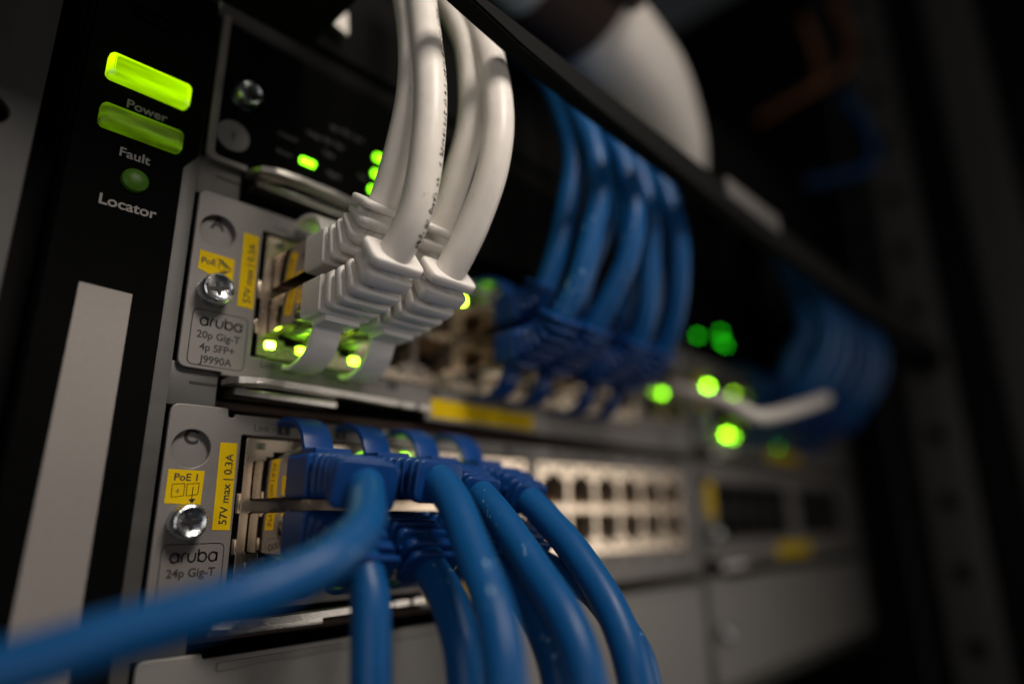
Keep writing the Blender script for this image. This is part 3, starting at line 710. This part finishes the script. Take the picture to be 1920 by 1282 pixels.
cable('patch_cable', 'rightmost hanging blue cable in front of the empty sockets of module C', gB, COLS[3], 0, True,
      [(0, -14, 0), (0, -19, 0), (0, -24.5, -.4), (-.2, -29.8, -1.8), (-.6, -34.0, -4.2)],
      [(64.2, -41.6, -24), (63, -49.7, -30.6), (61.6, -57.8, -39.4), (60.2, -62.6, -49), (59.4, -64.6, -63), (59, -64, -84)], 'blue', dia=6.4, h1=6.8, w1=8.8)
BOOT_DN = [(0, -14, 0), (0, -18.5, 0), (0, -23.5, -.4), (-.3, -28.5, -1.6), (-.7, -32.6, -3.6), (-1.0, -35.4, -6.6)]
cable('patch_cable', 'blue cable dropping straight down from lower socket 2 of module C', gB, COLS[0], 0, False, BOOT_DN,
      [(22.4, -37.4, -35.2), (22.2, -38.4, -40), (22, -39.3, -48), (22, -39.5, -62), (22, -39, -82)], 'blue', dia=6.6, h1=7.2, w1=10.6)
cable('patch_cable', 'blue cable curving down from lower socket 4 of module C', gB, COLS[1], 0, False, BOOT_DN,
      [(36.2, -39.6, -34.6), (35.6, -43.4, -39), (35.1, -46.2, -44), (35, -47.4, -52), (35, -47.6, -66), (35, -47, -84)], 'blue', dia=6.5, h1=7.2, w1=10.6)
cable('patch_cable', 'dark blue cable behind the others, from lower socket 6 of module C', gB, COLS[2], 0, False, BOOT_DN,
      [(50.4, -41.6, -32.6), (50.2, -47.0, -37), (49.6, -52.2, -43.4), (49, -55.4, -51), (49, -56.4, -66), (49, -56, -84)], 'blue', dia=6.2, h1=7.2, w1=10.4)
cable('patch_cable', 'blue cable mostly hidden behind the rightmost one, from lower socket 8 of module C', gB, COLS[3], 0, False, [(a, b*.94-.84, c*.85) for a, b, c in BOOT_DN],
      [(66, -41, -33.5), (65.8, -49.6, -36), (65.8, -56.4, -42.5), (65.8, -60.6, -50), (65.8, -62, -66), (66, -62, -84)], 'blue', dia=6.2, h1=7.0, w1=10.0)

# blue cables of module A, out of focus, rising behind the bar
gA = 'blurred blue cables in module A'
far = [COLS[4], COLS[5], COLS[6], COLS[7]]
nm = ['first', 'second', 'third', 'fourth']
UPB = [(0, -14, 0), (0, -19, 0), (0, -24, .3), (0, -28, 1.4), (0, -31, 3.4), (0, -33, 6.0)]
UPS = [(0, -14, 0), (0, -18, 0), (0, -21, .2), (0, -24, 1.2), (0, -26.4, 3.0), (0, -28, 5.4)]
for i, x in enumerate(far):
    lean = (6, 3, -6, -9)[i]; bu = (.4, -2.2, 1.2, -1.0)[i]; bz = (1.5, -2.5, 2.0, -1.0)[i]
    cable('patch_cable', 'blurred blue cable in the lower row of module A, %s column of the blue cluster' % nm[i], gA, x, PITCH, False, UPB,
          [(x+lean*.2, -38.2+bu*.4, 36), (x+lean*.5, -42.0+bu, 48+bz), (x+lean*.8, -44.0+bu, 62+bz), (x+lean*.9, -40.5+bu*.5, 80), (x+lean, -32, 99), (x+lean, -20, 116), (x+lean-1, -4, 138)], 'blue', dia=6.4, nrib=6, w1=10.6)
    cable('patch_cable', 'blurred blue cable in the upper row of module A, %s column of the blue cluster' % nm[i], gA, x, PITCH, True, UPS,
          [(x+lean*.1, -31.6, 46), (x+lean*.6, -33.8+bu*.8, 59+bz), (x+lean*.9, -35.0+bu*.6, 74+bz), (x+lean, -31, 92), (x+lean, -23.5, 110), (x+lean, -7, 132)], 'blue', dia=6.2, nrib=5, w1=10.4)

# big blurred bundle at the right end
gF = 'blurred blue bundle at the right end'
pos = ['leftmost', 'second from left', 'third from left', 'fourth from left', 'fifth from left', 'rightmost']
for i in range(6):
    x = 236+14.2*i+(8 if i > 2 else 0)
    cable('patch_cable', '%s blurred blue cable in the lower row of the right-end bundle' % pos[i], gF, x, PITCH, False, UPB,
          [(x, -39, 34), (x+2, -45, 44), (x+2, -48, 56), (x, -46, 72), (x-3, -38, 91), (x-5, -26, 108), (x-6, -8, 130)], 'blue', dia=6.6, nrib=5, w1=10.6)
for i in range(5):
    x = 240+14.2*i+(8 if i > 2 else 0)
    cable('patch_cable', '%s blurred blue cable in the upper row of the right-end bundle' % ('leftmost', 'second from left', 'third from left', 'fourth from left', 'rightmost')[i], gF, x, PITCH, True, UPS,
          [(x, -32, 46), (x+2, -38, 57), (x+1, -37, 73), (x-2, -31, 97), (x-4, -20, 115), (x-4, -6, 134)], 'blue', dia=6.4, nrib=4, w1=10.4)
wl = empty('slim_cable', (190, -40, 10), 'short blurred white cable in front of the right-end blue bundle', 'network cable')
put('cord', tube([(176, -8, 26), (168, -34, 15.5), (170, -42, 10.2), (192, -42, 13.4), (222, -43, 20.5), (240, -43, 25)], 2.6, 16, 10), M['white'], wl)
# distant cables along the right column
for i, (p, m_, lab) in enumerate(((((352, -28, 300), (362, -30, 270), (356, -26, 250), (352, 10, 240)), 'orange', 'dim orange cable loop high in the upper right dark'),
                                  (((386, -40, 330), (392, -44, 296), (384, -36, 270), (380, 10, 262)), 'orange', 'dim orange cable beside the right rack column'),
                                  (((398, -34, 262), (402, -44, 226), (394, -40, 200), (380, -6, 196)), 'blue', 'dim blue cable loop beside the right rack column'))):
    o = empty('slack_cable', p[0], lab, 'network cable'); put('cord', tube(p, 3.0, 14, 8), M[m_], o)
